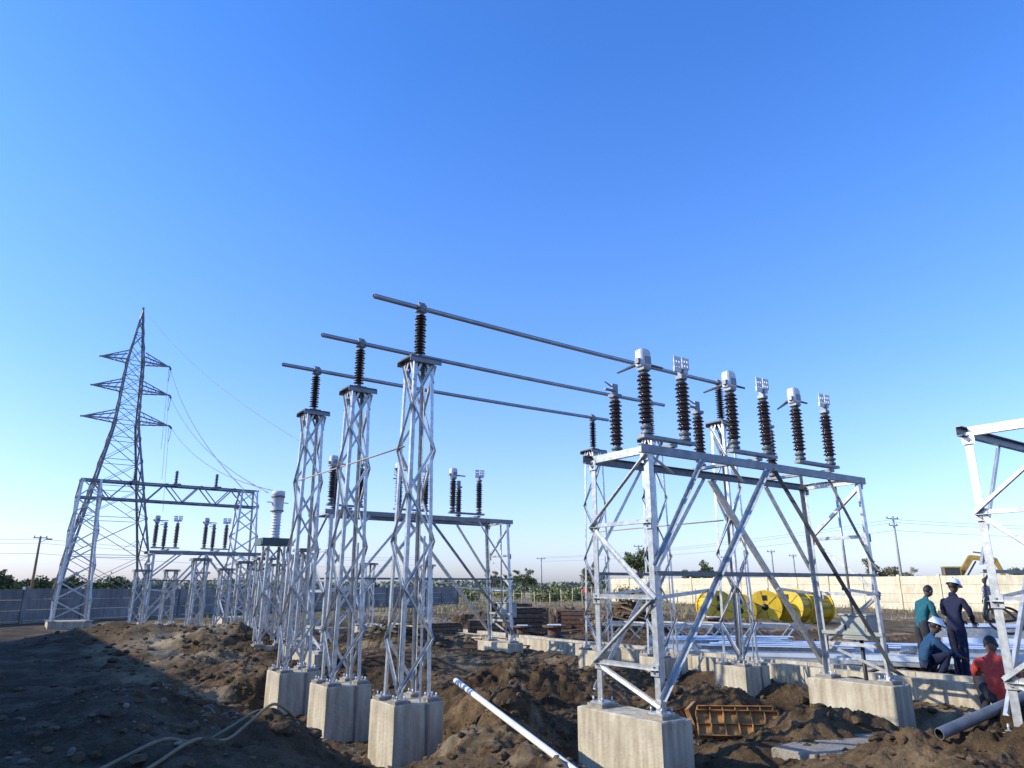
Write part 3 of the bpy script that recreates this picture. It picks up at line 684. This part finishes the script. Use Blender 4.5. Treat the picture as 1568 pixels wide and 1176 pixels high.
hose([gp(5.4,12.6,.06),gp(5.9,12.9,.25),gp(6.3,12.7,.35),gp(6.6,12.4,.05),gp(6.0,12.0,.05),gp(5.5,12.2,.3),gp(5.2,12.7,.1)],.03,BLACK,'power_cable',8,6)

# ---------------------------------------------------------------- utility poles
def upole(X,Y,h,arms,m,lamp=False):
    e=empty('utility_pole',(X,Y,-.3),.4);b_=MB();b_.tube([(0,0,0),(0,0,h+.3)],[.17,.11],10)
    for z,w in arms:
        b_.box((0,.1,h+.3-z),w,.05,.05,1)
        for s in(-1,0,1): b_.lathe((s*w*.85,.1,h+.35-z),[(.03,0),(.07,.05),(.05,.12),(.07,.15),(0,.22)],8,1)
    if lamp: b_.bar((0,0,h-.4),(.7,0,h),.06,.06,mi=1);b_.box((.9,0,h+.02),.3,.12,.07,1)
    obj('pole_body',b_.mesh('pole',[m,GALVD]),e)
upole(-54,83,6.9,[(.15,.7)],POLEM,True)
upole(45,85,9.4,[(.3,1.0),(1.1,.7)],CPOLE);upole(35,120,6.2,[(.3,.8)],CPOLE);upole(42,118,7,[(.3,.8)],CPOLE);upole(47,122,6.5,[(.3,.8)],CPOLE);upole(70,95,7.0,[(.2,.8)],CPOLE);upole(6,150,7,[(.3,1)],CPOLE);upole(20,115,7.6,[(.2,.8)],CPOLE)
m=MB()
for dz in(0,.45,1.6):
    for (p,q) in(((-54,83,6.6-dz),(-120,70,8.4-dz)),((-54,83,6.6-dz),(-20,150,7-dz)),((45,85,9-dz*.8),(100,90,9-dz*.8)),((45,85,9-dz*.8),(6,150,7-dz*.5))):
        p=Vector(p);q=Vector(q);m.tube([p.lerp(q,i/12)-Vector((0,0,3.2*(i/12)*(1-i/12))) for i in range(13)],.016,4)
obj('distribution_wires',m.mesh('dw',[GALVD]))

# ---------------------------------------------------------------- vegetation
def leafcloud(C,R,n,size,flat=.75):
    C=np.array(C);R=np.array(R);w=R**2/np.sum(R**2);k=rng.choice(len(C),n,p=w)
    d=rng.randn(n,3);d/=np.linalg.norm(d,axis=1)[:,None];rr=R[k]*(rng.rand(n)**.45)*(1+.15*rng.randn(n))
    P=C[k]+d*rr[:,None]*np.array([1,1,flat])
    u=rng.randn(n,3);u/=np.linalg.norm(u,axis=1)[:,None];v=np.cross(u,rng.randn(n,3));v/=np.linalg.norm(v,axis=1)[:,None]
    s=size*(.6+.8*rng.rand(n))[:,None];u=u*s;v=v*s*.55
    V=np.stack([P-u,P-v*.9,P+u,P+v],1).reshape(-1,3);F=np.arange(4*n).reshape(n,4)
    return V,F
def tree(X,Y,h,cr,seed,m=LEAF,dens=1.):
    r=random.Random(seed);e=empty('tree',(X,Y,-.1),0);t=MB();th=h*.32
    t.tube([(0,0,0),(.05*h*r.uniform(-1,1)*.3,0,th*.6),(0,0,th)],[h*.035,h*.027,h*.022],8)
    C=[];R=[]
    for i in range(11):
        an=i*2.4+r.random();el=r.uniform(.25,1.3);l=h*.45*r.uniform(.6,1.05)
        q=Vector((math.cos(an)*math.cos(el)*l*cr/(h*.45),math.sin(an)*math.cos(el)*l*cr/(h*.45),th+math.sin(el)*l*1.15))
        md=Vector((q.x*.45,q.y*.45,th+(q.z-th)*.6));t.tube([(0,0,th*.92),md,q],[h*.015,h*.010,h*.003],6)
        C.append(q);R.append(h*.13*r.uniform(.7,1.25));C.append(md*1.0+Vector((0,0,h*.06)));R.append(h*.1*r.uniform(.6,1.1))
        for _ in range(2):
            q2=q+Vector((r.uniform(-1,1),r.uniform(-1,1),r.uniform(-.4,.7)))*h*.14;t.tube([md,q2],[h*.006,h*.002],5);C.append(q2);R.append(h*.075*r.uniform(.6,1.2))
    obj('trunk_and_limbs',t.mesh('trunk',[BARK]),e)
    V,F=leafcloud(C,R,int(3400*dens),h*.026);me=bpy.data.meshes.new('crown');me.from_pydata(V.tolist(),[],F.tolist());me.materials.append(m);obj('foliage',me,e)
tree(18.3,105,7.6,3.0,1);tree(29,108,5.4,2.2,2,LEAF);tree(26.5,110,4.3,1.8,3,LEAFD);tree(52,105,6.0,2.6,4,LEAFD,.6);tree(2,120,4.6,2.6,5,LEAF);tree(13,118,5.0,2.3,6,LEAFD);tree(75,108,5.2,2.6,9,LEAFD);tree(-62,88,4.0,2.6,7);tree(-57.5,95,3.6,2.4,8);tree(64,120,5,2.6,10,LEAFD,.7);tree(85,110,5.5,2.4,11,LEAFD);tree(-3,130,4.4,2.6,12,LEAFD)
C=[];R=[]
for i in range(700):
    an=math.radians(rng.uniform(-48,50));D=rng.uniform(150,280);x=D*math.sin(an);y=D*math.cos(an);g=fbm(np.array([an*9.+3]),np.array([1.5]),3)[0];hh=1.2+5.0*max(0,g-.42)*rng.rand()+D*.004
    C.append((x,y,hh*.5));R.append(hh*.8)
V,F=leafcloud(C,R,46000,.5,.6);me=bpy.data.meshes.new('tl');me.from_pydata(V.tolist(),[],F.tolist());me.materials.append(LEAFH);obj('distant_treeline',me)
C=[];R=[]
for i in range(46): C.append((rng.uniform(-74,-50),rng.uniform(84,100),rng.uniform(.5,1.9)));R.append(rng.uniform(.8,1.6))
for i in range(14): C.append((rng.uniform(-46,-33),rng.uniform(84,92),rng.uniform(.3,.8)));R.append(rng.uniform(.5,.9))
V,F=leafcloud(C,R,11000,.2);me=bpy.data.meshes.new('hb');me.from_pydata(V.tolist(),[],F.tolist());me.materials.append(LEAF);obj('scrub_bushes',me)
C=[];R=[]
for i in range(40): C.append((rng.uniform(-8,12),rng.uniform(66,98),rng.uniform(.2,1.0)));R.append(rng.uniform(.4,1.2))
V,F=leafcloud(C,R,8000,.15);me=bpy.data.meshes.new('hb2');me.from_pydata(V.tolist(),[],F.tolist());me.materials.append(mat('scrub_leaf',(.22,.22,.07),(.10,.12,.04),scale=.4,island=.35));obj('scrub_bushes',me)
n=9000;gx=rng.uniform(-14,26,n);gy=rng.uniform(30,75,n);k=vnoise(gx*.3,gy*.3)>.55;gx=gx[k];gy=gy[k]
gx=np.concatenate([gx,rng.normal(2.05,.3,160),rng.normal(6.0,.5,120),rng.normal(1.0,.5,100)]);gy=np.concatenate([gy,rng.normal(10.4,.25,160),rng.normal(8.9,.3,120),rng.normal(14.6,.4,100)])
n=len(gx);gz=height(gx,gy);t=rng.rand(n)*6.28;hh=np.where(gy>25,.12+.3*rng.rand(n),.05+.12*rng.rand(n));w=np.where(gy>25,.03,.008)
ln_=rng.randn(n,2)*.3*hh[:,None];b0=np.stack([gx,gy,gz-.02],-1);du=np.stack([np.cos(t)*w,np.sin(t)*w,0*t],-1);tip=b0+np.stack([ln_[:,0],ln_[:,1],hh],-1)
V=np.stack([b0-du,b0+du,tip],1).reshape(-1,3);F=np.arange(3*n).reshape(n,3);me=bpy.data.meshes.new('dg');me.from_pydata(V.tolist(),[],F.tolist());me.materials.append(DRYG);obj('dry_grass',me)

# ---------------------------------------------------------------- excavator behind the wall
e=empty('excavator',(38.6,66,-.3),-.3);m=MB()
for y in(-1.1,1.1):
    m.lathe((-1.5,y-.25,.45),[(0,0),(.42,0),(.42,.5),(0,.5)],14,1,axis=(0,1,0));m.lathe((1.5,y-.25,.45),[(0,0),(.42,0),(.42,.5),(0,.5)],14,1,axis=(0,1,0));m.box((0,y,.45),1.5,.25,.41,1)
m.box((-.3,0,1.7),1.6,1.2,.55,0);m.box((-1.6,0,1.75),.35,1.15,.6,0);m.box((.6,-.75,2.7),.65,.45,.65,2);m.box((.6,-.75,3.38),.7,.5,.05,0)
for x in(-.03,1.24): 
    for y in(-1.2,-.3): m.box((x,y,2.7),.04,.04,.66,0)
m.bar((1.0,.2,2.0),(2.6,.2,4.3),.4,.45,mi=0);m.bar((2.5,.2,4.25),(4.4,.2,4.0),.36,.4,mi=0);m.bar((4.4,.2,4.1),(5.0,.2,2.2),.3,.32,mi=0);m.tube([(1.5,.2,1.8),(2.9,.2,3.9)],.07,8,3);m.box((4.9,.2,1.9),.35,.5,.3,3);m.tube([(2.8,.2,4.7),(4.3,.2,4.5)],.07,8,3)
obj('machine_body',m.mesh('exc',[EXY,BLACK,GLASS,RUST]),e)

# ---------------------------------------------------------------- control building (left, out of frame; its shadow reaches the yard)
e=empty('control_building',(*ab(-9.5,12),0),ROT);m=MB()
m.box((0,0,1.95),4.5,17.5,2.15,0);m.box((0,0,4.15),4.7,17.7,.09,0);
for s in(-1,1): m.box((s*4.62,0,4.34),.08,17.7,.1,0);m.box((0,s*17.62,4.34),4.54,.08,.1,0)
for i in range(8):
    y=-15+i*4.2
    m.box((4.51,y,2.1),.02,.62,.62,1);m.box((4.53,y,2.1),.02,.03,.6,2);m.box((4.55,y,1.45),.08,.7,.03,0)
m.box((4.51,-12.9,1.05),.02,.55,1.05,2)
obj('walls_and_windows',m.mesh('bld',[RENDERW,GLASS,GALVD]),e)

# ---------------------------------------------------------------- people
def person(name,X,Y,rz,J,top,bot,headdir=(0,1,-.2),helmet=False,z=None,s=1.,sleeve='long'):
    z=H(X,Y) if z is None else z
    e=empty(name,(X,Y,z),rz);e.scale=(s,s,s)
    names=['pelvis','spine','chest','neck','headb','shL','elL','wrL','shR','elR','wrR','hipL','knL','anL','toL','hipR','knR','anR','toR']
    rad=dict(pelvis=(.15,.11),spine=(.135,.10),chest=(.165,.115),neck=(.055,.055),headb=(.05,.05),shL=(.07,.07),elL=(.055,.055),wrL=(.036,.033),hipL=(.10,.105),knL=(.075,.078),anL=(.058,.06),toL=(.045,.035))
    for k in list(rad):
        if k.endswith('L'): rad[k[:-1]+'R']=rad[k]
    ed=[('pelvis','spine'),('spine','chest'),('chest','neck'),('neck','headb'),('chest','shL'),('shL','elL'),('elL','wrL'),('chest','shR'),('shR','elR'),('elR','wrR'),('pelvis','hipL'),('hipL','knL'),('knL','anL'),('anL','toL'),('pelvis','hipR'),('hipR','knR'),('knR','anR'),('anR','toR')]
    me=bpy.data.meshes.new('body');me.from_pydata([J[n] for n in names],[(names.index(a_),names.index(b_)) for a_,b_ in ed],[])
    o=obj('body',me,e);bpy.context.view_layer.objects.active=o
    md=o.modifiers.new('s','SKIN');md.branch_smoothing=.6;sb=o.modifiers.new('ss','SUBSURF');sb.levels=2;sb.render_levels=2
    for i,n in enumerate(names):
        sv=me.skin_vertices[0].data[i];sv.radius=rad[n];sv.use_root=(i==0)
    dg=bpy.context.evaluated_depsgraph_get();dg.update();nm=bpy.data.meshes.new_from_object(o.evaluated_get(dg));o.modifiers.clear();o.data=nm
    nm.update()
    for v in nm.vertices:
        v.co+=v.normal*(mn.noise(v.co*11)*.014+mn.noise(v.co*25)*.006)
    nm.materials.clear()
    for q in(top,bot,SKIN,BLACK): nm.materials.append(q)
    segm={('pelvis','spine'):0,('spine','chest'):0,('chest','neck'):0,('neck','headb'):2,('chest','shL'):0,('shL','elL'):0,('elL','wrL'):0 if sleeve=='long' else 2,('chest','shR'):0,('shR','elR'):0,('elR','wrR'):0 if sleeve=='long' else 2,('pelvis','hipL'):1,('hipL','knL'):1,('knL','anL'):1,('anL','toL'):3,('pelvis','hipR'):1,('hipR','knR'):1,('knR','anR'):1,('anR','toR'):3}
    for p in nm.polygons:
        c=p.center;best=9;bi=0
        for (a_,b_),mi in segm.items():
            A=Vector(J[a_]);Bv=Vector(J[b_]);d=Bv-A;t=max(0,min(1,(c-A).dot(d)/d.length_squared));ds=(c-(A+d*t)).length-.5*(rad[a_][0]+rad[b_][0])
            if ds<best:best=ds;bi=mi
        p.material_index=bi;p.use_smooth=True
    hb=Vector(J['headb']);f=Vector(headdir).normalized();r=f.cross(Vector((0,0,1))).normalized();u=r.cross(f)
    M=Matrix((r,f,u)).transposed();h=MB();c=hb+u*.10+f*.015
    n0=len(h.v);h.ell(c,.076,.094,.118,0,16,12,M)
    for i in range(n0,len(h.v)):
        l=M.transposed()@(Vector(h.v[i])-c)
        if l.z<0: l.x*=1+l.z*2.2;l.y*=1+l.z*.8
        if l.y>.05: l.y=.05+(l.y-.05)*.7
        h.v[i]=tuple(c+M@l)
    h.tube([c+M@Vector((0,.075,.02)),c+M@Vector((0,.098,-.025)),c+M@Vector((0,.085,-.035))],[.008,.015,.008],8,0)
    for sx in(-1,1):
        h.ell(c+M@Vector((sx*.077,-.005,0)),.012,.022,.034,0,8,6,M);h.ell(c+M@Vector((sx*.03,.078,.018)),.012,.006,.006,1,8,4,M);h.ell(c+M@Vector((sx*.03,.078,.036)),.018,.006,.004,1,8,4,M)
    h.ell(c+M@Vector((0,.080,-.058)),.024,.006,.006,2,8,4,M)
    h.ell(c+M@Vector((0,-.016,.028)),.083,.094,.103,1,14,8,M)
    if helmet:
        hc=c+M@Vector((0,0,.045))
        n0=len(h.v);pr=[(.125,0),(.118,.005),(.112,.03),(.10,.07),(.075,.10),(.04,.118),(0,.122)]
        h.lathe((0,0,0),pr,20,3)
        for i in range(n0,len(h.v)):
            v=Vector(h.v[i]);
            if v.z<.006 and v.y>0:v.y*=1.35
            v.y*=1.15;h.v[i]=tuple(hc+M@v)
        h.box(hc+M@Vector((0,0,.115)),M@Vector((.012,0,0)),M@Vector((0,.09,0)),M@Vector((0,0,.01)),3)
    obj('head',h.mesh('head',[SKIN,HAIR,LIPS,HELM]),e)
    hm=MB()
    for sd,k in((-1,'L'),(1,'R')):
        w=Vector(J['wr'+k]);el=Vector(J['el'+k]);d=(w-el).normalized();sdv=d.cross(Vector((0,0,1)))
        if sdv.length<.1:sdv=Vector((0,1,0))
        sdv.normalize();nn=sdv.cross(d).normalized()
        M2=Matrix((sdv,nn,d)).transposed();hm.ell(w+d*.05,.042,.018,.058,0,12,8,M2)
        for i,(o_,l) in enumerate(((-.03,.06),(-.011,.075),(.009,.08),(.028,.07))):
            b0=w+d*.085+sdv*o_;hm.tube([b0-d*.02,b0+d*l*.45,b0+d*l*.8-nn*.018,b0+d*l*.9-nn*.042],[.0095,.009,.0085,.006],7,0)
        b0=w+d*.035+sdv*sd*.03;hm.tube([b0,b0+d*.035+sdv*sd*.03-nn*.01,b0+d*.062+sdv*sd*.028-nn*.028],[.012,.0105,.007],7,0)
    obj('hands',hm.mesh('hands',[SKIN]),e)
    return e
def stand(armL=None,armR=None,lean=0.,st=.0):
    def l(x,y,z): return (x,y+lean*max(0,z-.93),z-abs(lean)*.25*max(0,z-.93))
    J=dict(pelvis=(0,0,.95),spine=l(0,0,1.1),chest=l(0,0,1.30),neck=l(0,.01,1.46),headb=l(0,.02,1.52),shL=l(-.175,0,1.385),shR=l(.175,0,1.385),hipL=(-.09,0,.90),hipR=(.09,0,.90),knL=(-.11,.03+st,.50),knR=(.11,.03-st,.50),anL=(-.12,-.01+st*1.5,.09),anR=(.12,-.01-st*1.5,.09),toL=(-.14,.15+st*1.5,.045),toR=(.14,.15-st*1.5,.045))
    J['elL'],J['wrL']=armL or (l(-.23,-.03,1.12),l(-.24,.05,.87));J['elR'],J['wrR']=armR or (l(.23,-.03,1.12),l(.24,.05,.87));return J
def squat():
    return dict(pelvis=(0,-.18,.30),spine=(0,-.12,.45),chest=(0,.0,.63),neck=(0,.07,.77),headb=(0,.1,.82),shL=(-.175,.02,.70),shR=(.175,.02,.70),hipL=(-.10,-.15,.28),hipR=(.10,-.15,.28),knL=(-.2,.22,.48),knR=(.2,.22,.48),anL=(-.16,.02,.09),anR=(.16,.02,.09),toL=(-.19,.17,.045),toR=(.19,.17,.045),elL=(-.24,.20,.50),wrL=(-.14,.42,.46),elR=(.24,.20,.50),wrR=(.14,.42,.42))
J=stand(armL=((-.25,.12,1.13),(-.12,.34,1.02)),armR=((.25,.1,1.12),(.13,.36,.98)),lean=.12,st=.06)
person('worker_in_navy_coverall',8.05,13.6,math.radians(-62),J,NAVY,NAVY,(0,1,-.35),True,s=1.0)
J=stand(armL=((-.24,.15,1.08),(-.16,.38,.95)),armR=((.24,.15,1.08),(.18,.38,.95)),lean=.35)
person('worker_in_teal_shirt',7.92,14.5,math.radians(-80),J,TEAL,TROU,(0,1,-.5),False,s=.95)
person('crouching_worker_in_blue',7.42,13.4,math.radians(-95),squat(),BLUE,NAVY,(0,1,-.4),True,s=1.0)
person('crouching_worker_in_red',6.80,10.70,math.radians(-30),squat(),RED,TROU,(0,1,-1.0),False,s=1.08,sleeve='short',z=H(6.80,10.70)-.03)
person('worker_in_checked_shirt',20.15,31.4,math.radians(20),stand(st=.05),CHECK,TROU,(0,1,0),False,s=1.0)
person('distant_worker_in_red',6.2,62,math.radians(120),stand(st=.08,lean=.2),RED,TROU,(0,1,-.2),False,s=1.0)

# ---------------------------------------------------------------- light, sky, camera
SAZ=math.radians(262);SEL=math.radians(27)
w=bpy.data.worlds.new('World');sc.world=w;w.use_nodes=True;nt=w.node_tree;bg=nt.nodes['Background'];sk=nt.nodes.new('ShaderNodeTexSky');sk.sky_type='NISHITA';sk.sun_disc=False
sk.sun_elevation=SEL;sk.sun_rotation=SAZ;sk.air_density=1.0;sk.dust_density=1.0;sk.ozone_density=1.6;sk.altitude=100
mx=nt.nodes.new('ShaderNodeMix');mx.data_type='RGBA';mx.blend_type='MULTIPLY';mx.inputs[0].default_value=1;mx.inputs[7].default_value=(1.65,2.05,2.75,1)
nt.links.new(sk.outputs['Color'],mx.inputs[6])
tc=nt.nodes.new('ShaderNodeTexCoord');sx=nt.nodes.new('ShaderNodeSeparateXYZ');nt.links.new(tc.outputs['Generated'],sx.inputs[0])
rp=nt.nodes.new('ShaderNodeValToRGB');el=rp.color_ramp.elements
el[0].position=0;el[0].color=(.80,.70,.80,1);el[1].position=.65;el[1].color=(.39,.67,.93,1)
for p_,c_ in((.06,(.80,.71,.80)),(.18,(.72,.71,.83)),(.28,(.62,.71,.87)),(.45,(.53,.72,.91))):
    k=el.new(p_);k.color=(*c_,1)
nt.links.new(sx.outputs['Z'],rp.inputs['Fac'])
m3=nt.nodes.new('ShaderNodeMix');m3.data_type='RGBA';m3.blend_type='MULTIPLY';m3.inputs[0].default_value=1
nt.links.new(mx.outputs[2],m3.inputs[6]);nt.links.new(rp.outputs['Color'],m3.inputs[7]);nt.links.new(m3.outputs[2],bg.inputs['Color']);bg.inputs['Strength'].default_value=.14
sl=bpy.data.lights.new('sun','SUN');sl.energy=5.0;sl.angle=math.radians(.5);sl.color=(1,.94,.80)
so=bpy.data.objects.new('sun',sl);sc.collection.objects.link(so)
d=Vector((-math.sin(SAZ)*math.cos(SEL),-math.cos(SAZ)*math.cos(SEL),-math.sin(SEL)));so.rotation_euler=d.to_track_quat('-Z','Y').to_euler()
cam=bpy.data.cameras.new('camera');co_=bpy.data.objects.new('camera',cam);sc.collection.objects.link(co_);sc.camera=co_
cam.sensor_width=36;cam.lens=36*1087/1568;cam.clip_end=6000;cam.clip_start=.05
co_.location=(0,0,1.6);co_.rotation_euler=(math.pi/2+math.atan(307/1087),0,0)
sc.view_settings.view_transform='Standard';sc.view_settings.look='None';sc.view_settings.exposure=0
